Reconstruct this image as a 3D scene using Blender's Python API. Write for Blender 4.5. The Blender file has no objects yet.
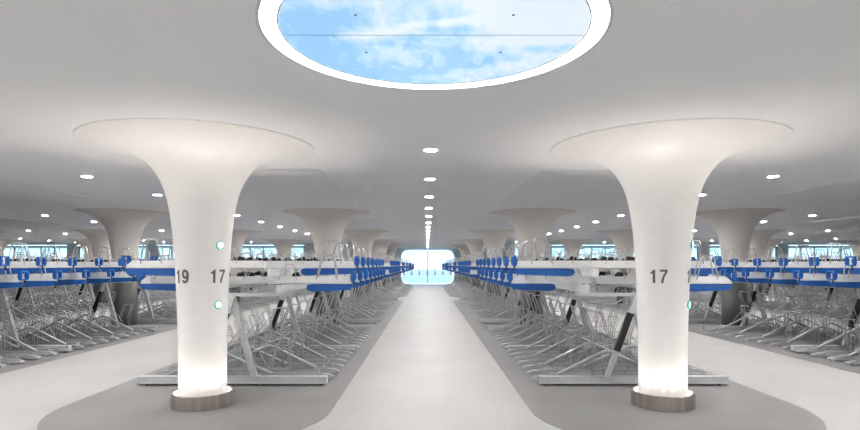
import bpy, bmesh, math, random
from mathutils import Vector, Matrix
random.seed(4)
PI = math.pi
C = bpy.context.scene.collection
sc = bpy.context.scene

# ------------------------------------------------------------------ materials
def mat(name, col, rough=0.5, metal=0.0, noise=0.0, scale=8.0, bump=0.0, spec=0.5, coord='Object', stretch=(1, 1, 1)):
    m = bpy.data.materials.new(name); m.use_nodes = True
    nt = m.node_tree; b = nt.nodes['Principled BSDF']
    b.inputs['Base Color'].default_value = (*col, 1); b.inputs['Roughness'].default_value = rough
    b.inputs['Metallic'].default_value = metal; b.inputs['Specular IOR Level'].default_value = spec
    tc = nt.nodes.new('ShaderNodeTexCoord'); mp = nt.nodes.new('ShaderNodeMapping')
    mp.inputs['Scale'].default_value = stretch
    nz = nt.nodes.new('ShaderNodeTexNoise'); nz.inputs['Scale'].default_value = scale
    nz.inputs['Detail'].default_value = 5
    nt.links.new(tc.outputs[coord], mp.inputs['Vector']); nt.links.new(mp.outputs[0], nz.inputs['Vector'])
    rp = nt.nodes.new('ShaderNodeMapRange')
    rp.inputs['From Min'].default_value = .3; rp.inputs['From Max'].default_value = .7
    rp.inputs['To Min'].default_value = 1 - noise; rp.inputs['To Max'].default_value = 1 + noise
    nt.links.new(nz.outputs['Fac'], rp.inputs['Value'])
    vm = nt.nodes.new('ShaderNodeVectorMath'); vm.operation = 'SCALE'
    vm.inputs[0].default_value = col
    nt.links.new(rp.outputs[0], vm.inputs['Scale']); nt.links.new(vm.outputs[0], b.inputs['Base Color'])
    if bump:
        bp = nt.nodes.new('ShaderNodeBump'); bp.inputs['Strength'].default_value = bump; bp.inputs['Distance'].default_value = .01
        nt.links.new(nz.outputs['Fac'], bp.inputs['Height']); nt.links.new(bp.outputs[0], b.inputs['Normal'])
    return m

def emit(name, col, s):
    m = bpy.data.materials.new(name); m.use_nodes = True; nt = m.node_tree
    b = nt.nodes['Principled BSDF']; b.inputs['Base Color'].default_value = (.8, .8, .8, 1)
    b.inputs['Emission Color'].default_value = (*col, 1); b.inputs['Emission Strength'].default_value = s
    return m

M = {}
M['floor'] = mat('pale poured floor', (.455, .449, .442), .55, noise=.045, scale=.9, spec=.14)
M['island'] = mat('grey poured floor', (.25, .244, .239), .5, noise=.06, scale=1.1, spec=.3)
M['ceiling'] = mat('ceiling plaster', (.935, .94, .95), .7, noise=.012, scale=.6, spec=.2)
M['white_column'] = mat('white column plaster', (.93, .91, .885), .42, noise=.015, scale=6, bump=.05, stretch=(1, 1, 8))
M['grey_column'] = mat('beige column plaster', (.72, .675, .63), .55, noise=.03, scale=2)
M['cladding'] = mat('dark column cladding', (.13, .128, .125), .45, noise=.08, scale=5)
M['steel'] = mat('brushed steel', (.50, .45, .42), .3, 1.0, noise=.18, scale=5, stretch=(3, 3, .15))
M['wall'] = mat('wall paint', (.8, .82, .84), .6, noise=.02)
M['tray'] = mat('white coated steel', (.86, .86, .86), .4, .05, noise=.05, scale=9)
M['rail'] = mat('light galvanised steel', (.56, .58, .60), .4, .25, noise=.06, scale=12)
M['galv'] = mat('galvanised steel', (.45, .455, .46), .4, .3, noise=.10, scale=14)
M['wire'] = mat('galvanised wire', (.54, .54, .54), .4, .25, noise=.05)
M['blue'] = mat('blue plastic', (.004, .090, .36), .4, noise=.04)
M['black'] = mat('black rubber', (.012, .012, .013), .5, noise=.1)
M['digit'] = mat('grey number paint', (.13, .127, .123), .6, noise=.03)
M['frame'] = mat('window frame', (.30, .36, .40), .4, .3, noise=.03)
M['ground'] = mat('outside paving', (.74, .73, .70), .6, noise=.06, scale=.1)
M['rim'] = mat('lamp rim', (.72, .72, .72), .4, .1, noise=.02)
M['lamp'] = emit('downlight diffuser', (1, .975, .95), 560)
M['ring'] = emit('ring light diffuser', (1, .99, .97), 4.2)
M['seam'] = mat('panel seam', (.22, .34, .45), .5, noise=.02)
M['led'] = emit('uplight diffuser', (1, .93, .86), 12)
M['strip'] = emit('portal light strip', (.50, .82, 1.0), 1.6)
M['bollard'] = mat('red bollard paint', (.80, .36, .33), .5, noise=.03)
M['greenled'] = emit('indicator diffuser', (.50, 1.0, .88), .85)
M['greenrim'] = mat('green indicator rim', (.05, .42, .36), .4, noise=.02)

# glass: thin clear pane
g = bpy.data.materials.new('window glass'); g.use_nodes = True; nt = g.node_tree; nt.nodes.clear()
o_ = nt.nodes.new('ShaderNodeOutputMaterial'); tr = nt.nodes.new('ShaderNodeBsdfTransparent'); gl = nt.nodes.new('ShaderNodeBsdfGlossy')
tr.inputs[0].default_value = (.90, .97, 1, 1); gl.inputs['Roughness'].default_value = .05
fr = nt.nodes.new('ShaderNodeFresnel'); fr.inputs[0].default_value = 1.45; mx = nt.nodes.new('ShaderNodeMixShader')
nt.links.new(fr.outputs[0], mx.inputs[0]); nt.links.new(tr.outputs[0], mx.inputs[1]); nt.links.new(gl.outputs[0], mx.inputs[2]); nt.links.new(mx.outputs[0], o_.inputs[0])
M['glass'] = g

# backlit sky print of the ceiling panel (luminous surface)
m = bpy.data.materials.new('backlit sky print'); m.use_nodes = True; nt = m.node_tree; b = nt.nodes['Principled BSDF']
b.inputs['Base Color'].default_value = (.1, .1, .1, 1); b.inputs['Roughness'].default_value = .2
L = nt.links.new
tc = nt.nodes.new('ShaderNodeTexCoord')
def noise(sc3, s, det, dist=0., loc=(0, 0, 0)):
    mp = nt.nodes.new('ShaderNodeMapping'); mp.inputs['Scale'].default_value = sc3; mp.inputs['Location'].default_value = loc
    n = nt.nodes.new('ShaderNodeTexNoise'); n.inputs['Scale'].default_value = s; n.inputs['Detail'].default_value = det
    n.inputs['Distortion'].default_value = dist
    L(tc.outputs['Object'], mp.inputs[0]); L(mp.outputs[0], n.inputs['Vector']); return n.outputs['Fac']
def math_(op, a, b_=None, clamp=False):
    n = nt.nodes.new('ShaderNodeMath'); n.operation = op; n.use_clamp = clamp
    for i, v in enumerate((a, b_)):
        if v is None: continue
        if isinstance(v, (int, float)): n.inputs[i].default_value = v
        else: L(v, n.inputs[i])
    return n.outputs[0]
sx = nt.nodes.new('ShaderNodeSeparateXYZ'); L(tc.outputs['Object'], sx.inputs[0])
big = noise((1, 1.5, 1), 1.7, 6, .5, (3.1, 1.7, 0))
fine = noise((3.2, 1.3, 1), 3.2, 8, .8, (0, 2, 0))
# a long cloud runs across the print from its middle to one side; the other corner is bluer
cl = math_('ADD', math_('MULTIPLY', big, 1.7), math_('MULTIPLY', fine, .9))
cl = math_('ADD', cl, math_('MULTIPLY', sx.outputs[0], .34))
cl = math_('ADD', cl, math_('MULTIPLY', sx.outputs[1], -.25))
mr = nt.nodes.new('ShaderNodeMapRange'); mr.inputs['From Min'].default_value = 1.0; mr.inputs['From Max'].default_value = 1.48; mr.clamp = True
L(cl, mr.inputs['Value'])
ramp = nt.nodes.new('ShaderNodeValToRGB'); L(mr.outputs[0], ramp.inputs[0])
e = ramp.color_ramp.elements
e[0].position = 0; e[0].color = (.30, .62, .98, 1); e[1].position = 1; e[1].color = (.80, .91, 1.0, 1)
e2 = ramp.color_ramp.elements.new(.35); e2.color = (.47, .75, 1.0, 1)
L(ramp.outputs[0], b.inputs['Emission Color']); b.inputs['Emission Strength'].default_value = .53
M['sky_print'] = m

# ------------------------------------------------------------------ mesh builder
class MB:
    def __init__(s): s.v = []; s.f = []; s.m = []; s.sm = []; s.mats = []; s.T = Matrix.Identity(4)
    def mi(s, k):
        if k not in s.mats: s.mats.append(k)
        return s.mats.index(k)
    def add(s, vs, fs, k, smooth=False):
        n = len(s.v); i = s.mi(k)
        s.v += [tuple(s.T @ Vector(p)) for p in vs]
        for f in fs: s.f.append(tuple(q + n for q in f)); s.m.append(i); s.sm.append(smooth)
    def box(s, a, b, k):
        (x0, y0, z0), (x1, y1, z1) = a, b
        s.add([(x0, y0, z0), (x1, y0, z0), (x1, y1, z0), (x0, y1, z0), (x0, y0, z1), (x1, y0, z1), (x1, y1, z1), (x0, y1, z1)],
              [(0, 3, 2, 1), (4, 5, 6, 7), (0, 1, 5, 4), (1, 2, 6, 5), (2, 3, 7, 6), (3, 0, 4, 7)], k)
    def prism(s, prof, y0, y1, k):            # prof: (x,z) list, counter-clockwise, extruded along y
        n = len(prof)
        s.add([(x, y0, z) for x, z in prof] + [(x, y1, z) for x, z in prof],
              [tuple(range(n)), tuple(range(2 * n - 1, n - 1, -1))] + [(i, n + i, n + (i + 1) % n, (i + 1) % n) for i in range(n)], k)
    def tube(s, pts, r, k, seg=6, closed=False):
        pts = [Vector(p) for p in pts]; n = len(pts); rings = []
        for i, p in enumerate(pts):
            if closed: d = (pts[(i + 1) % n] - pts[i - 1])
            else: d = (pts[min(i + 1, n - 1)] - pts[max(i - 1, 0)])
            d.normalize()
            up = Vector((0, 0, 1)) if abs(d.z) < .92 else Vector((0, 1, 0))
            a = d.cross(up).normalized(); c = a.cross(d)
            rings.append([tuple(p + r * (a * math.cos(2 * PI * j / seg) + c * math.sin(2 * PI * j / seg))) for j in range(seg)])
        fs = []
        for i in range(n if closed else n - 1):
            for j in range(seg):
                A = i * seg; B = ((i + 1) % n) * seg
                fs.append((A + j, B + j, B + (j + 1) % seg, A + (j + 1) % seg))
        if not closed: fs += [tuple(range(seg)), tuple(range(n * seg - 1, (n - 1) * seg - 1, -1))]
        s.add([q for R in rings for q in R], fs, k, seg > 4)
    def bar(s, a, b, w, h, k):                # rectangular bar from a to b (w along y)
        a = Vector(a); b = Vector(b); d = (b - a).normalized()
        y = Vector((0, 1, 0)); c = d.cross(y).normalized()
        vs = [p + y * (sy * w / 2) + c * (sz * h / 2) for p in (a, b) for sy, sz in ((-1, -1), (1, -1), (1, 1), (-1, 1))]
        s.add(vs, [(0, 1, 2, 3), (7, 6, 5, 4), (0, 4, 5, 1), (1, 5, 6, 2), (2, 6, 7, 3), (3, 7, 4, 0)], k)
    def lathe(s, prof, k, seg=64, cap=False, closed=False):
        n = len(prof); vs = [(r * math.cos(2 * PI * j / seg), r * math.sin(2 * PI * j / seg), z) for r, z in prof for j in range(seg)]
        fs = [(i * seg + j, i * seg + (j + 1) % seg, ((i + 1) % n) * seg + (j + 1) % seg, ((i + 1) % n) * seg + j) for i in range(n if closed else n - 1) for j in range(seg)]
        if cap: fs += [tuple(range(seg - 1, -1, -1)), tuple(range((n - 1) * seg, n * seg))]
        s.add(vs, fs, k, True)
    def mesh(s, name):
        me = bpy.data.meshes.new(name); me.from_pydata(s.v, [], s.f)
        for k in s.mats: me.materials.append(M[k])
        me.polygons.foreach_set('material_index', s.m); me.polygons.foreach_set('use_smooth', s.sm); me.update()
        return me
    def build(s, name, parent=None, loc=(0, 0, 0), rz=0, fix=True):
        me = s.mesh(name)
        if fix:
            bm = bmesh.new(); bm.from_mesh(me); bmesh.ops.recalc_face_normals(bm, faces=bm.faces); bm.to_mesh(me); bm.free()
        return put(name, me, parent, loc, rz)

def put(name, me, parent=None, loc=(0, 0, 0), rz=0):
    o = bpy.data.objects.new(name, me); C.objects.link(o); o.location = loc; o.rotation_euler = (0, 0, rz)
    if parent: o.parent = parent
    return o
def tag(o, label=None, cat=None, group=None, kind=None):
    for a, b in (('label', label), ('category', cat), ('group', group), ('kind', kind)):
        if b: o[a] = b
    return o
def empty(name, loc=(0, 0, 0), rz=0):
    return put(name, None, None, loc, rz)
KIDS = {}
def copy_tree(o, parent=None):
    c = o.copy(); C.objects.link(c); c.parent = parent
    for ch in list(o.children): copy_tree(ch, c)
    return c
def sharp(o, ang=35):
    me = o.data; bm = bmesh.new(); bm.from_mesh(me)
    for ed in bm.edges:
        if len(ed.link_faces) == 2 and ed.calc_face_angle(0) > math.radians(ang): ed.smooth = False
    bm.to_mesh(me); bm.free()

# ------------------------------------------------------------------ layout (metres; camera at the origin, looking along +y)
ZC = 2.956
COLX = {'near_l': -2.57, 'near_r': 2.70}
PITCH = 5.22
ISL_L, ISL_R = -2.58, 2.67
ROWS = [6.42 + 8 * k for k in range(5)]
WALLY, SIDE, BACK = 46.0, 38.0, -5.0
ORD = ['first', 'second', 'third', 'fourth', 'fifth', 'sixth', 'seventh', 'eighth', 'ninth', 'tenth', 'eleventh', 'twelfth', 'thirteenth', 'fourteenth', 'fifteenth', 'sixteenth', 'seventeenth', 'eighteenth']

# ------------------------------------------------------------------ shell
f = MB(); f.box((-SIDE, BACK, -.2), (SIDE, WALLY, 0), 'floor'); tag(f.build('floor'), kind='structure')
# grey floor islands with round ends
def island(x0, x1, y0, y1, rl=1.5, rr=1.5):
    bm = bmesh.new(); vs = []
    for cx, cy, a0, r in ((x1 - rr, y0 + rr, -90, rr), (x1 - rr, y1 - rr, 0, rr), (x0 + rl, y1 - rl, 90, rl), (x0 + rl, y0 + rl, 180, rl)):
        for i in range(17):
            a = math.radians(a0 + 90 * i / 16); vs.append((cx + r * math.cos(a), cy + r * math.sin(a)))
    n = len(vs); mb = MB()
    mb.add([(x, y, 0.0) for x, y in vs] + [(x, y, .004) for x, y in vs],
           [tuple(range(n, 2 * n))] + [(i, (i + 1) % n, n + (i + 1) % n, n + i) for i in range(n)], 'island')
    return mb
islands = []
for s, base in ((-1, ISL_L), (1, ISL_R)):
    for k in range(6): islands.append((s, k, base + s * PITCH * k))
n = 0
for s, k, x in islands:
    for (y0, y1) in ((4.80, 26.0), (27.4, 45.0)):
        n += 1
        tag(island(x - 1.53, x + 1.53, y0, min(y1, 36.5) if k else y1, *((1.6, 1.3) if s < 0 else (1.3, 1.6))).build('floor_marking_%d' % n), kind='structure')

# ceiling slab with a round opening for the sky panel
SKX, SKY, SKR = .04, 3.32, 1.0
bm = bmesh.new()
def loop(pts):
    vs = [bm.verts.new((x, y, ZC)) for x, y in pts]
    return [bm.edges.new((vs[i], vs[(i + 1) % len(vs)])) for i in range(len(vs))]
ed = loop([(-SIDE, BACK), (SIDE, BACK), (SIDE, WALLY), (-SIDE, WALLY)])
circ = [(SKX + SKR * math.cos(2 * PI * i / 96), SKY + SKR * math.sin(2 * PI * i / 96)) for i in range(96)]
ed += loop(circ)
bmesh.ops.triangle_fill(bm, use_beauty=True, edges=ed)
for fc in bm.faces:
    if fc.normal.z > 0: fc.normal_flip()
vb = [bm.verts.new((x, y, ZC)) for x, y in circ]; vt = [bm.verts.new((x, y, ZC + .12)) for x, y in circ]
for i in range(96): bm.faces.new((vb[i], vt[i], vt[(i + 1) % 96], vb[(i + 1) % 96]))
bm.faces.new(vt)
me = bpy.data.meshes.new('ceiling'); bm.to_mesh(me); bm.free(); me.materials.append(M['ceiling'])
tag(put('ceiling', me), kind='structure')
# lowered plaster fields between the columns
n = 0
for s, k, x in islands[:]:
    if k > 2: continue
    for j in range(2):
        y0 = ROWS[j] + 1.55; n += 1
        t = MB(); t.box((x - 1.05, y0, ZC - .010), (x + 1.05, y0 + 4.4, ZC + .01), 'ceiling'); tag(t.build('trim_%d' % n), kind='structure')

for nm, a, b in (('wall_left', (-SIDE - .2, BACK, 0), (-SIDE, WALLY, ZC)), ('wall_right', (SIDE, BACK, 0), (SIDE + .2, WALLY, ZC)),
                 ('wall_front', (-SIDE, BACK - .2, 0), (SIDE, BACK, ZC))):
    t = MB(); t.box(a, b, 'wall'); tag(t.build(nm), kind='structure')
# far wall with a glazed portal on the axis and a window at the end of every bay
AX = .045
wins = []; cx = AX + PITCH
while cx < SIDE - 2: wins += [(cx - 2.25, cx + 2.25), (2 * AX - cx - 2.25, 2 * AX - cx + 2.25)]; cx += PITCH
wins.sort(); PW = 2.15
WT = .3; WY2 = 37.0; SB = AX + PITCH * .5 + 2.75
t = MB()
t.box((AX - SB, WALLY, 0), (AX - PW, WALLY + WT, ZC), 'wall'); t.box((AX + PW, WALLY, 0), (AX + SB, WALLY + WT, ZC), 'wall')
t.box((AX - PW, WALLY, 2.8), (AX + PW, WALLY + WT, ZC), 'wall')
tag(t.build('wall_back'), kind='structure')
for sg, nm in ((-1, 'left'), (1, 'right')):
    t = MB()
    def bb(x0, x1, y0, y1, z0, z1):
        x0, x1 = sorted((AX + sg * (x0 - AX), AX + sg * (x1 - AX))); t.box((x0, y0, z0), (x1, y1, z1), 'wall')
    bb(SB, SB + WT, WY2, WALLY + WT, 0, ZC); px = SB + WT
    for a, b in wins:
        if a < 0: continue
        a = max(a, SB + WT)
        if a > px: bb(px, a, WY2, WY2 + WT, 0, ZC)
        bb(a, b, WY2, WY2 + WT, 0, .9); bb(a, b, WY2, WY2 + WT, 2.86, ZC); px = b
    bb(px, SIDE, WY2, WY2 + WT, 0, ZC)
    tag(t.build('wall_bay_' + nm), kind='structure')
for i, (a, b) in enumerate(wins):
    w = MB(); y = WY2 + .12
    if abs(a - AX) < SB + WT or abs(b - AX) < SB + WT: a, b = (SB + WT, b) if a > 0 else (a, 2 * AX - SB - WT)
    for z0, z1 in ((.9, .98), (1.95, 2.0), (2.78, 2.86)): w.box((a, y, z0), (b, y + .08, z1), 'frame')
    nx = 5
    for j in range(nx + 1):
        xx = a + (b - a - .05) * j / nx; w.box((xx, y + .005, .9), (xx + .05, y + .075, 2.86), 'frame')
    o = tag(w.build('window_%d' % (i + 1)), kind='structure')
    hs = MB(); hs.box((a, WY2 - .03, 2.868), (b, WY2 - .005, 2.895), 'strip'); tag(hs.build('light_strip', o), 'glowing pale blue light strip')
    p = MB(); p.box((a, y + .03, .9), (b, y + .04, 2.86), 'glass'); p.build('pane', o)
# portal: rounded opening, luminous strip round it, glass with one centre mullion
def rrect(x0, x1, z0, z1, r, k=8):
    out = []
    for cx_, cz, a0 in ((x1 - r, z0 + r, -90), (x1 - r, z1 - r, 0), (x0 + r, z1 - r, 90), (x0 + r, z0 + r, 180)):
        for i in range(k + 1):
            a = math.radians(a0 + 90 * i / k); out.append((cx_ + r * math.cos(a), cz + r * math.sin(a)))
    return out
def hoopframe(A, B, y0, y1, k):
    n = len(A); mb = MB()
    vs = [(x, y0, z) for x, z in A] + [(x, y0, z) for x, z in B] + [(x, y1, z) for x, z in A] + [(x, y1, z) for x, z in B]
    fs = []
    for i in range(n):
        j = (i + 1) % n
        fs += [(i, j, n + j, n + i), (2 * n + i, 3 * n + i, 3 * n + j, 2 * n + j), (i, 2 * n + i, 2 * n + j, j), (n + i, n + j, 3 * n + j, 3 * n + i)]
    mb.add(vs, fs, k); return mb
o1 = rrect(AX - PW - .15, AX + PW + .15, .01, 2.93, .62); o2 = rrect(AX - PW + .1, AX + PW - .1, .12, 2.74, .5); o3 = rrect(AX - PW + .02, AX + PW - .02, .06, 2.80, .55)
pf = hoopframe(o1, o2, WALLY - .12, WALLY + .2, 'wall').build('window_frame'); pf.name = 'window_portal'; tag(pf, kind='structure')
ls = hoopframe(o3, o2, WALLY - .16, WALLY - .13, 'strip').build('light_strip', pf); tag(ls, 'glowing pale blue light strip')
mu = MB(); mu.box((AX - .03, WALLY + .05, .12), (AX + .03, WALLY + .12, 2.74), 'frame'); mu.build('mullion', pf)
p = MB(); p.box((AX - PW + .1, WALLY + .08, .1), (AX + PW - .1, WALLY + .09, 2.76), 'glass'); p.build('pane', pf)
t = MB(); t.box((-70, WALLY + WT, -.2), (70, 200, -.02), 'ground'); tag(t.build('ground_outside'), kind='structure')

q = MB(); q.lathe([(.17, 0), (.17, .95), (.12, 1.02)], 'bollard', 16, cap=True); q.lathe([(.173, .60), (.173, .80)], 'tray', 16); BOL = q.mesh('bollard')
for i in range(7):
    o = put('bollard', BOL, None, (AX - 3.75 + 1.25 * i, WALLY + 44, -.02))
    tag(o, 'pale red bollard with a white band outside the far portal window', 'bollard', 'red bollards outside the portal')

# ------------------------------------------------------------------ round backlit ceiling panel
t = empty('ceiling_light_panel', (SKX, SKY, ZC))
tag(t, 'large round backlit ceiling panel showing a cloudy blue sky inside a white ring light', 'ceiling light')
d = MB(); R = .892
for sgn in (-1, 1):
    pts = [(R * math.cos(a), R * math.sin(a)) for a in [math.radians(sgn * 90 - 90 + 180 * i / 48) for i in range(49)]]
    pts = [(x, y) for x, y in pts]
    n_ = len(pts)
    d.add([(x, y, .008) for x, y in pts], [tuple(reversed(range(n_)))], 'sky_print')
d.build('panel', t, fix=False)
d = MB(); d.box((-R, -.002, .0055), (R, .002, .007), 'seam'); d.build('seam', t)
d = MB(); d.lathe([(R + .001, .03), (R + .001, .002), (R + .010, .002), (R + .010, .03)], 'rim', 96, closed=True); sharp(d.build('rim', t))
lr = MB()
a0s = [math.radians(q) for q in (-90 - 27.5, -90 + 29.5, 90)]
a0s.sort()
for i in range(3):
    A = a0s[i] + .004; B = (a0s[i + 1] if i < 2 else a0s[0] + 2 * PI) - .004
    n_ = 60; vs = []
    for j in range(n_ + 1):
        a = A + (B - A) * j / n_
        for r_, z in ((R + .013, .05), (R + .013, .004), (SKR - .008, .004), (SKR - .008, .05)): vs.append((r_ * math.cos(a), r_ * math.sin(a), z))
    fs = [(j * 4 + q, j * 4 + (q + 1) % 4, j * 4 + 4 + (q + 1) % 4, j * 4 + 4 + q) for j in range(n_) for q in range(4)] + [(0, 1, 2, 3), (n_ * 4 + 3, n_ * 4 + 2, n_ * 4 + 1, n_ * 4)]
    q_ = MB(); q_.add(vs, fs, 'ring'); q_.build('light_ring', t)
for a in a0s:
    d = MB(); d.T = Matrix.Rotation(a, 4, 'Z'); d.box((R + .014, -.0035, .0035), (SKR - .009, .0035, .045), 'seam'); tag(d.build('joint', t), 'dark joint line of the ring light')
d = MB(); d.lathe([(SKR - .006, .02), (SKR - .006, -.004), (SKR + .012, -.004), (SKR + .012, -.0005), (SKR - .001, -.0005), (SKR - .001, .02)], 'rim', 96, closed=True); sharp(d.build('outer_trim', t))
for bx, by in ((-.43, -.27), (.43, -.27), (-.43, .27), (.43, .27)):
    d = MB(); d.lathe([(.008, .007), (.008, .003), (.004, .001)], 'seam', 12, cap=True); o = d.build('bolt', t, (bx, by, 0))

# ------------------------------------------------------------------ columns
def smooth_profile(P, n=6):
    out = []
    for i in range(len(P) - 1):
        p0 = P[max(i - 1, 0)]; p1 = P[i]; p2 = P[i + 1]; p3 = P[min(i + 2, len(P) - 1)]
        for j in range(n):
            u = j / n
            out.append(tuple(.5 * ((2 * p1[q]) + (-p0[q] + p2[q]) * u + (2 * p0[q] - 5 * p1[q] + 4 * p2[q] - p3[q]) * u * u + (-p0[q] + 3 * p1[q] - 3 * p2[q] + p3[q]) * u ** 3) for q in (0, 1)))
    return out + [P[-1]]
PROF = [(.262, .02), (.262, .5), (.268, .95), (.282, 1.35), (.303, 1.75), (.335, 2.1), (.385, 2.37), (.455, 2.56), (.565, 2.72), (.70, 2.82), (.88, 2.882), (1.08, 2.922), (1.25, 2.945)]
SP = smooth_profile(PROF)
def rad(z):
    for (r0, z0), (r1, z1) in zip(SP, SP[1:]):
        if z0 <= z <= z1: return r0 + (r1 - r0) * (z - z0) / (z1 - z0 + 1e-9)
    return .262
def digit_mesh(txt, size):
    H = size * .74; W = H * .56; T = H * .18; mb = MB(); x = 0
    shapes = {'1': [(.30, 0), (.30 + T / W, 0), (.30 + T / W, 1), (.34 + T / W - .2, 1), (.20, .86), (.02, .79), (.02, .68), (.30, .72)],
              '7': [(.16, 0), (.45, 0), (.52, .25), (.66, .52), (.96, .84), (.96, 1), (.04, 1), (.04, .845), (.68, .845), (.42, .56), (.24, .28)]}
    def arc(cx, cy, rx, ry, a0, a1, n=14): return [(cx + rx * math.cos(math.radians(a0 + (a1 - a0) * i / n)), cy + ry * math.sin(math.radians(a0 + (a1 - a0) * i / n))) for i in range(n + 1)]
    def strip(path):
        L_ = []; R_ = []
        for i, (px_, py_) in enumerate(path):
            a = path[max(i - 1, 0)]; b = path[min(i + 1, len(path) - 1)]; dx = (b[0] - a[0]) * W; dy = (b[1] - a[1]) * H; l = math.hypot(dx, dy); nx_, ny_ = -dy / l * T / 2, dx / l * T / 2
            L_.append((x + px_ * W + nx_, py_ * H + ny_, 0)); R_.append((x + px_ * W - nx_, py_ * H - ny_, 0))
        n = len(path); mb.add(L_ + R_, [(i, i + 1, n + i + 1, n + i) for i in range(n - 1)], 'digit')
    for ch in txt:
        if ch in shapes:
            mb.add([(x + a * W, b * H, 0) for a, b in shapes[ch]], [tuple(range(len(shapes[ch])))], 'digit')
        elif ch == '9':
            strip(arc(.5, .67, .36, .26, -90, 270, 28)); strip(arc(.5, .67, .36, .26, 0, 20, 3)[::-1] + arc(.44, .48, .42, .40, 0, -90) + arc(.40, .28, .26, .20, -90, -165, 6))
        elif ch == '5':
            strip([(.9, .92), (.25, .92), (.17, .50)]); strip(arc(.46, .33, .38, .25, 130, -150, 26))
        x += W * 1.16
    me = mb.mesh('number'); bm = bmesh.new(); bm.from_mesh(me); bmesh.ops.triangulate(bm, faces=bm.faces)
    bmesh.ops.subdivide_edges(bm, edges=[e_ for e_ in bm.edges if e_.calc_length() > .04], cuts=2)
    off = (x - W * .16) / 2
    r = bmesh.ops.extrude_face_region(bm, geom=bm.faces[:])
    for v in [q_ for q_ in r['geom'] if isinstance(q_, bmesh.types.BMVert)]: v.co.z += .002
    for v in bm.verts: v.co.x -= off
    bmesh.ops.recalc_face_normals(bm, faces=bm.faces); bm.to_mesh(me); bm.free(); return me
def number(txt, ang, zc, parent, size=.2):
    me = digit_mesh(txt, size)
    h = max(v.co.y for v in me.vertices)
    for v in me.vertices:
        z = zc + v.co.y - h / 2; r = rad(z) + .003 + v.co.z; a = ang + v.co.x / .285
        v.co = (r * math.cos(a), r * math.sin(a), z)
    me.materials.clear(); me.materials.append(M['digit'])
    return tag(put('number', me, parent), 'dark grey number %s' % txt)
def lit_column(x, y, label, nums, leds):
    t = empty('column', (x, y, 0)); tag(t, label, 'column', kind='thing')
    s_ = MB(); s_.lathe(SP + [(1.262, 2.9475), (1.262, ZC)], 'white_column', 96); sharp(s_.build('shaft', t))
    b = MB(); b.lathe([(.270, .004), (.338, .004), (.338, .158), (.334, .162), (.312, .162), (.308, .158), (.308, .10), (.270, .10)], 'steel', 96, closed=True)
    br = b.build('base_ring', t); sharp(br); tag(br, 'brushed steel ring round the foot')
    for i in range(18):
        a = 2 * PI * (i + .5) / 18
        d = MB(); d.lathe([(.011, .101), (.011, .112)], 'led', 10, cap=True); d.build('uplight', br, (.289 * math.cos(a), .289 * math.sin(a), 0))
    for ang, z in leds:
        a = math.radians(ang); r = rad(z)
        o = MB(); o.lathe([(.048, -.004), (.048, .010), (.040, .014), (.038, .010)], 'greenrim', 24, cap=True)
        o = o.build('indicator_light', t); o.location = ((r - .001) * math.cos(a), (r - .001) * math.sin(a), z); o.rotation_euler = (0, PI / 2, a)
        q = MB(); q.lathe([(.037, .008), (.037, .016)], 'greenled', 24, cap=True); q = q.build('lens', o); tag(q, 'glowing mint lens')
    for txt, ang in nums: number(txt, math.radians(ang), 1.475, t)
    return t
cl_ = lit_column(COLX['near_l'], ROWS[0], 'white uplit trumpet column marked 19 and 17 with two round mint lights', (('17', -34), ('19', -116)), ((-33, 1.82), (-33, 1.155)))
cr_ = lit_column(COLX['near_r'], ROWS[0], 'white uplit trumpet column with the single number 17 squarely facing the viewer', (('17', -120), ('15', -34)), ((-36, 1.83), (-36, 1.155)))
for o in (cl_, cr_):
    for i in range(18):
        a = 2 * PI * (i + .5) / 18
        ld = bpy.data.lights.new('uplight_lamp', 'SPOT'); ld.energy = 27; ld.color = (1, .93, .86); ld.spot_size = math.radians(66); ld.spot_blend = 1; ld.shadow_soft_size = .03
        l = put('uplight_lamp', ld, o, (.3 * math.cos(a), .3 * math.sin(a), .125))
        dv = Vector((math.cos(a) * .27, math.sin(a) * .27, 1)); l.rotation_euler = dv.to_track_quat('-Z', 'Y').to_euler()
# plain columns of the other rows and islands
GP = smooth_profile(PROF[:9] + [(.70, 2.828), (.84, 2.898), (.98, 2.938), (1.12, 2.9555)])
s_ = MB(); s_.lathe(GP[12:], 'grey_column', 72); SHAFT = s_.mesh('shaft')
s_ = MB(); s_.lathe([(.30, .01), (.30, 1.15), (.262, 1.16)], 'cladding', 48, cap=True); CLAD = s_.mesh('cladding')
s_ = MB(); s_.lathe([(.302, .004), (.335, .004), (.335, .06), (.302, .06)], 'steel', 48, closed=True); FOOT = s_.mesh('base_ring')
SIDEN = {-1: 'left', 1: 'right'}
for s in (-1, 1):
    for k in range(5):
        x = (COLX['near_l'] if s < 0 else COLX['near_r']) + s * PITCH * k
        for j, y in enumerate(ROWS):
            if k == 0 and j == 0 or k and j == 4: continue
            if abs(x) - 1.0 > y * .80: continue
            t = empty('column', (x, y, 0))
            tag(t, 'beige trumpet column with dark cladding, %s row in the %s island %s of centre' % (ORD[j], ORD[k], SIDEN[s]), 'column', 'beige trumpet columns', 'thing')
            put('shaft', SHAFT, t); tag(put('cladding', CLAD, t), 'dark grey cladding'); put('base_ring', FOOT, t)

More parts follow.
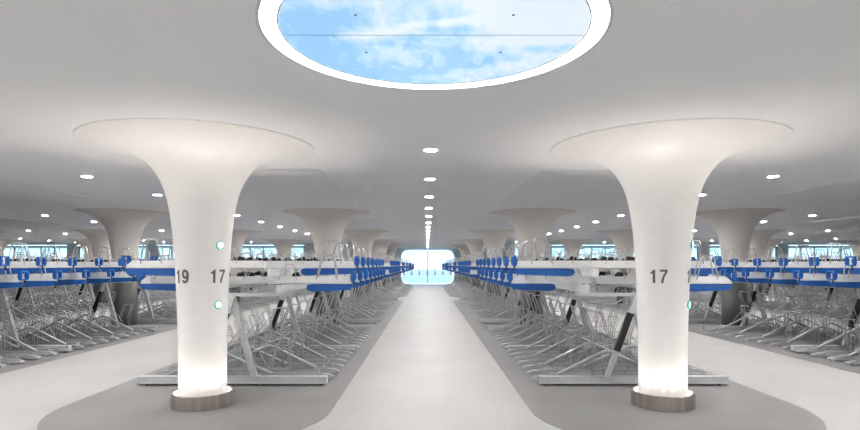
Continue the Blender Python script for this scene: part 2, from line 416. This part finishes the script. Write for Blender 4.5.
# ------------------------------------------------------------------ downlights
q = MB(); q.lathe([(.092, .004), (.092, -.008), (.070, -.006), (.070, .004)], 'rim', 28, closed=True); RIM = q.mesh('rim')
q = MB(); q.lathe([(.069, -.001), (.069, -.004)], 'lamp', 20, cap=True); DIF = q.mesh('diffuser')
for r in range(-5, 6):
    x = AX + (PITCH + .03) * r; cnt = 0
    for i in range(-4, 17):
        y = 6.6 + 2.25 * i - (.28 if r else 0)
        if r == 0 and 0 < y < 5 or y < BACK + 1: continue
        seen = abs(x) < y * .79 and y > 5
        if r and y > 35.5: continue
        if not seen and (abs(r) > 2 or y > 10): continue
        t = empty('recessed_downlight', (x, y, ZC))
        row = 'the central aisle' if r == 0 else 'the %s aisle %s of centre' % (ORD[abs(r) - 1], SIDEN[1 if r > 0 else -1])
        if seen:
            lab = 'round ceiling downlight over %s, %s of its row going back' % (row, ORD[cnt]); cnt += 1
        else: lab = 'round ceiling downlight over %s behind the viewer' % row
        tag(t, lab, 'downlight', 'downlights over ' + row)
        put('rim', RIM, t); put('diffuser', DIF, t)
q = MB(); q.lathe([(.05, 0), (.05, -.03), (.035, -.055), (.012, -.066)], 'black', 20, cap=True)
tag(q.build('security_camera', None, (AX, 30.2, ZC)), 'small black dome camera among the far ceiling downlights', 'camera')

# ------------------------------------------------------------------ two-tier bicycle racks
TIP, LTIP = -1.53, -1.30        # local x of the tips on the aisle side
ZHI, ZLO = 1.555, 1.335
def tray_body(mb):
    x0, x1, w, h = TIP, .36, .055, .105
    mb.box((x0, -w, 0), (x1, w, .012), 'tray')
    for sy in (-1, 1):
        a, b = sorted((sy * w, sy * (w - .01)))
        mb.prism([(x0 + .03, .0), (x1, .0), (x1, h * .8), (x1 - .05, h), (x0 + .10, h), (x0, .03)], a, b, 'tray')
    mb.box((x1 - .01, -w, 0), (x1, w, h * .8), 'tray')
def lever(mb, q=0):
    x0 = TIP - .02
    mb.prism([(x0, -.018), (x0 + .05, -.085), (x0 + q + .57, -.110), (x0 + q + .635, -.095), (x0 + q + .66, -.055), (x0 + q + .64, -.012), (x0 + q + .59, -.003), (x0 + .03, -.003)], -.045, .045, 'blue')
def handle(mb):
    x0 = TIP - .045
    for y0, y1 in ((-.085, -.062), (.062, .085)):
        mb.prism([(x0 + .012, .035), (x0 + .048, .035), (x0 + .062, .07), (x0 + .058, .13), (x0 + .044, .17), (x0 + .01, .17), (x0, .13), (x0, .07)], y0, y1, 'blue')
    mb.box((x0 + .010, -.0855, .152), (x0 + .046, .0855, .175), 'blue')
    mb.box((x0 + .012, -.0855, .030), (x0 + .048, .0855, .050), 'blue')
    mb.tube([(x0 + .03, -.03, -.03), (x0 + .03, -.03, .04)], .012, 'black', 6)
def wheel_hoop(mb, u, top, w, seg=6, r=.010):
    x = TIP + u
    P = [(x - .03, -.052, .06), (x + .01, -.05, top - .05), (x + .03, -.046, top), (x + w - .03, -.046, top), (x + w, -.05, top - .05), (x + w + .07, -.052, .06)]
    mb.tube(P, r, 'wire', seg); mb.tube([(a, -b, c) for a, b, c in P], r, 'wire', seg)
    for i in (2, 3): mb.tube([P[i], (P[i][0], -P[i][1], P[i][2])], r, 'wire', seg)
def clamps(mb, us=(.72, 1.15, 1.5)):
    for u in us:
        x = TIP + u
        mb.prism([(x, .07), (x + .13, .07), (x + .11, .15), (x + .04, .165)], -.03, .03, 'black')
def lower_track(mb, seg=6):
    x0 = LTIP
    mb.prism([(x0, .040), (x0 + .10, .034), (1.02, .034), (1.02, .082), (x0 + .09, .082), (x0 + .01, .056)], -.05, .05, 'galv')
    mb.prism([(x0 + .12, .078), (1.02, .078), (1.02, .098), (x0 + .2, .098)], -.05, -.036, 'galv')
    mb.prism([(x0 + .12, .078), (1.02, .078), (1.02, .098), (x0 + .2, .098)], .036, .05, 'galv')
    mb.box((x0 + .2, -.022, .0045), (x0 + .25, .022, .034), 'galv')
def ramp(mb, seg=6):                       # raised wheel gutter of the high position
    x0 = LTIP
    mb.tube([(x0 + .34, 0, .095), (x0 + .95, 0, .40), (x0 + 1.02, 0, .42), (x0 + 1.09, 0, .405), (x0 + 1.75, 0, .11)], .022, 'rail', seg)
    mb.tube([(x0 + .95, .0, .39), (x0 + .99, .0, .06)], .012, 'galv', seg)
def low_hoop(mb, hi, seg=6, r=.007):
    x = LTIP + (.86 if hi else .66); T = .97 if hi else .66; B = .08
    P = [(x - .03, -.035, B), (x - .02, -.05, T - .28), (x - .10, -.045, T - .05), (x - .08, -.045, T), (x + .06, -.045, T), (x + .09, -.045, T - .04), (x + .21, -.045, T - .38), (x + .24, -.04, B)]
    mb.tube(P, r, 'wire', seg); mb.tube([(a, -b, c) for a, b, c in P], r, 'wire', seg)
    for i in (3, 4): mb.tube([P[i], (P[i][0], -P[i][1], P[i][2])], r, 'wire', seg)
    mb.tube([(x + .2, 0, .09), (x + .36, 0, T * .45), (x + .52, 0, T * .45), (x + .62, 0, .09)], r, 'wire', seg)
    if hi:
        mb.tube([(x - .28, -.03, .27), (x - .05, -.045, .55), (x + .25, -.045, .50)], r, 'wire', seg)
PCH = .4
def positions(n):
    """(y, upper z, rotated?, high?) of every place of a block n places long, on both sides"""
    out = []
    for i in range(n):
        out.append((.22 + PCH * i, i % 2 == 0, 0)); out.append((.42 + PCH * i, i % 2 == 1, 1))
    return out
def base_rail(mb):
    mb.box((-1.25, -.05, .030), (1.25, .05, .122), 'rail'); mb.box((-1.25, -.065, .030), (1.25, .065, .04), 'rail')
    for x in (-1.15, -.4, .4, 1.15):
        mb.tube([(x, 0, .0045), (x, 0, .03)], .022, 'black', 8)
        for sy in (-1, 1): mb.tube([(x, sy * .055, .012), (x, sy * .055, .052)], .008, 'galv', 6)
def leg_plain(mb): mb.bar((-.02, 0, 1.205), (.28, 0, .12), .07, .075, 'rail'); mb.box((.22, -.06, .122), (.35, .06, .130), 'rail')
def leg_black(mb): mb.bar((.03, -.08, 1.205), (-.37, -.08, .12), .055, .06, 'rail'); mb.box((-.44, -.12, .122), (-.31, -.03, .130), 'rail')
def sleeve(mb):
    A = Vector((.03, -.08, 1.205)); B = Vector((-.37, -.08, .12)); d = B - A
    mb.bar(A + d * .22, A + d * .68, .066, .074, 'black')
def cross(mb): mb.prism([(-.78, 1.21), (-.7, 1.185), (.7, 1.185), (.78, 1.21), (.78, 1.228), (-.78, 1.228)], -.055, .055, 'rail')
def beam(mb, L, x, z0, z1, k='tray'): mb.box((x - .03, -.06, z0), (x + .03, L, z1), k)

def one(fn, *a):
    mb = MB(); fn(mb, *a); me = mb.mesh('tmp')
    bm = bmesh.new(); bm.from_mesh(me); bmesh.ops.recalc_face_normals(bm, faces=bm.faces); bm.to_mesh(me); bm.free(); return me
ME = dict(tray=one(tray_body), lever=one(lever), leverhi=one(lever, .17), handle=one(handle), clamp=one(clamps, (.72,)), clamp2=one(clamps, (1.15,)), clamp3=one(clamps, (1.5,)),
          hoopa=one(wheel_hoop, .24, .40, .19), hoopb=one(wheel_hoop, .80, .27, .16, 5, .006), hoopc=one(wheel_hoop, 1.25, .22, .2, 5, .006),
          track=one(lower_track), ramp=one(ramp), lhi=one(low_hoop, True), llo=one(low_hoop, False),
          rail=one(base_rail), legp=one(leg_plain), legb=one(leg_black), sleeve=one(sleeve), cross=one(cross))
for k_, v_ in dict(tray='tray', lever='pull_lever', leverhi='pull_lever', handle='handle', clamp='tyre_clamp', clamp2='tyre_clamp', clamp3='tyre_clamp', hoopa='wheel_hoop', hoopb='wheel_hoop', hoopc='wheel_hoop', track='wheel_track',
                   ramp='wheel_ramp', lhi='wheel_hoop', llo='wheel_hoop', rail='base_rail', legp='leg', legb='leg', sleeve='sleeve', cross='cross_beam').items(): ME[k_].name = v_
def simple_upper(mb):
    tray_body(mb); lever(mb); handle(mb); wheel_hoop(mb, .24, .40, .19, 4, .008); wheel_hoop(mb, .80, .27, .16, 3, .007); clamps(mb)
def simple_low_hi(mb): lower_track(mb); ramp(mb, 4); low_hoop(mb, True, 3, .008)
def simple_low_lo(mb): lower_track(mb); low_hoop(mb, False, 3, .008)
ME['su'] = one(simple_upper); ME['slh'] = one(simple_low_hi); ME['sll'] = one(simple_low_lo)
ME['su'].name = 'upper_tray'; ME['slh'].name = 'wheel_track'; ME['sll'].name = 'wheel_track'

def frames_at(n):
    L_ = PCH * n + .12
    return [0.0, PCH * (n // 2) + .02, L_] if n > 8 else [0.0, L_]
def rack(n, level, loc):
    root = empty('two_tier_bicycle_rack', loc); L_ = PCH * n + .12
    for y in frames_at(n):
        put('base_rail', ME['rail'], root, (0, y, 0)); put('leg', ME['legp'], root, (0, y, 0))
        lg = put('leg', ME['legb'], root, (0, y, 0)); tag(put('sleeve', ME['sleeve'], lg), 'black sleeve')
        put('cross_beam', ME['cross'], root, (0, y, 0))
    for x, z0, z1 in ((-.62, 1.232, 1.33), (.62, 1.232, 1.33), (-.5, 1.45, 1.55), (.5, 1.45, 1.55)):
        b = MB(); beam(b, L_ + .06, x, z0, z1); b.build('deck_beam', root)
    for y, hi, rot in positions(n):
        rz = PI * rot; z = ZHI if hi else ZLO
        yl = y - .07 * rot
        if level == 0:
            t = put('upper_tray', ME['tray'], root, (0, y, z), rz)
            for nm, k_ in (('pull_lever', 'leverhi' if hi else 'lever'), ('handle', 'handle'), ('wheel_hoop', 'hoopa'), ('wheel_hoop', 'hoopb'), ('wheel_hoop', 'hoopc'), ('tyre_clamp', 'clamp'), ('tyre_clamp', 'clamp2'), ('tyre_clamp', 'clamp3')): put(nm, ME[k_], t)
            t = put('wheel_track', ME['track'], root, (0, yl, 0), rz)
            if hi: put('wheel_ramp', ME['ramp'], t)
            put('wheel_hoop', ME['lhi' if hi else 'llo'], t)
        else:
            put('upper_tray', ME['su'], root, (0, y, z), rz); put('wheel_track', ME['slh' if hi else 'sll'], root, (0, yl, 0), rz)
    return root
FAR = {}
def far_rack(n, loc):
    if n not in FAR:
        L_ = PCH * n + .12; fr_ = MB(); up = MB(); lo = MB()
        for y in frames_at(n):
            fr_.T = Matrix.Translation((0, y, 0)); base_rail(fr_); leg_plain(fr_); leg_black(fr_); sleeve(fr_); cross(fr_)
        fr_.T = Matrix.Identity(4)
        for x, z0, z1 in ((-.62, 1.232, 1.33), (.62, 1.232, 1.33), (-.5, 1.45, 1.55), (.5, 1.45, 1.55)): beam(fr_, L_ + .06, x, z0, z1)
        for y, hi, rot in positions(n):
            up.T = Matrix.Translation((0, y, ZHI if hi else ZLO)) @ Matrix.Rotation(PI * rot, 4, 'Z'); simple_upper(up)
            lo.T = Matrix.Translation((0, y - .07 * rot, 0)) @ Matrix.Rotation(PI * rot, 4, 'Z'); (simple_low_hi if hi else simple_low_lo)(lo)
        FAR[n] = (fr_.mesh('frame'), up.mesh('upper_trays'), lo.mesh('wheel_tracks'))
        for me in FAR[n]:
            bm = bmesh.new(); bm.from_mesh(me); bmesh.ops.recalc_face_normals(bm, faces=bm.faces); bm.to_mesh(me); bm.free()
    root = empty('two_tier_bicycle_rack', loc)
    put('frame', FAR[n][0], root); put('upper_tray_deck', FAR[n][1], root); put('wheel_track_bed', FAR[n][2], root)
    return root
# blocks along an island: start and number of places
BL = [(7.46, 15), (15.35, 15), (23.1, 6), (27.9, 4), (31.2, 15), (39.1, 13)]
for s, k, x in islands:
    if k > 4: continue
    for j, (y, n_) in enumerate(BL):
        if k and j == 5: continue
        if k and j == 4: n_ = 13
        L_ = PCH * n_
        if abs(x) - 1.6 > (y + L_) * .78: continue
        lvl = 0 if (k == 0 and j < 2) or (k == 1 and j == 0) else 1 if (k == 0 and j == 2) or (k == 1 and j == 1) or (k == 2 and j == 1) else 2
        loc = (x + (0 if s < 0 else .07), y, 0.0)
        r_ = rack(n_, lvl, loc) if lvl < 2 else far_rack(n_, loc)
        isl = 'the %s floor island %s of centre' % (ORD[k], SIDEN[s])
        extra = 'closest to the viewer' if j == 0 else '%s block back' % ORD[j]
        tag(r_, 'two-tier bicycle rack, %s in %s' % (extra, isl), 'bicycle rack', 'two-tier bicycle racks on the floor islands')

# ------------------------------------------------------------------ world (pale sky seen through the far windows)
w = bpy.data.worlds.new('World'); sc.world = w; w.use_nodes = True; nt = w.node_tree; bg = nt.nodes['Background']
tc = nt.nodes.new('ShaderNodeTexCoord'); sp = nt.nodes.new('ShaderNodeSeparateXYZ'); nt.links.new(tc.outputs['Generated'], sp.inputs[0])
mr = nt.nodes.new('ShaderNodeMapRange'); mr.inputs['From Min'].default_value = 0; mr.inputs['From Max'].default_value = .5
rp = nt.nodes.new('ShaderNodeValToRGB'); nt.links.new(sp.outputs[2], mr.inputs[0]); nt.links.new(mr.outputs[0], rp.inputs[0]); nt.links.new(rp.outputs[0], bg.inputs[0])
e = rp.color_ramp.elements; e[0].color = (1, 1, 1, 1); e[1].color = (.40, .6, .8, 1)
x_ = e.new(.010); x_.color = (.8, .93, 1, 1); x_ = e.new(.045); x_.color = (.46, .74, .90, 1)
bg.inputs[1].default_value = 1.4

# ------------------------------------------------------------------ camera
cd = bpy.data.cameras.new('camera'); cam = bpy.data.objects.new('camera', cd); C.objects.link(cam)
cam.location = (0, 0, 1.6); cam.rotation_euler = (PI / 2, 0, 0)
cd.sensor_fit = 'HORIZONTAL'; cd.sensor_width = 36; cd.lens = 36 * 560 / 860
cd.shift_x = 3 / 860; cd.shift_y = 50 / 860; cd.clip_end = 400; cd.clip_start = .05
sc.camera = cam
sc.view_settings.view_transform = 'Standard'; sc.view_settings.look = 'None'; sc.view_settings.gamma = 1
sc.view_settings.use_curve_mapping = False; sc.view_settings.exposure = 0.8
sc.cycles.use_denoising = True; sc.cycles.max_bounces = 12; sc.cycles.diffuse_bounces = 9; sc.cycles.glossy_bounces = 4
sc.cycles.sample_clamp_indirect = 6; sc.cycles.caustics_reflective = False; sc.cycles.caustics_refractive = False
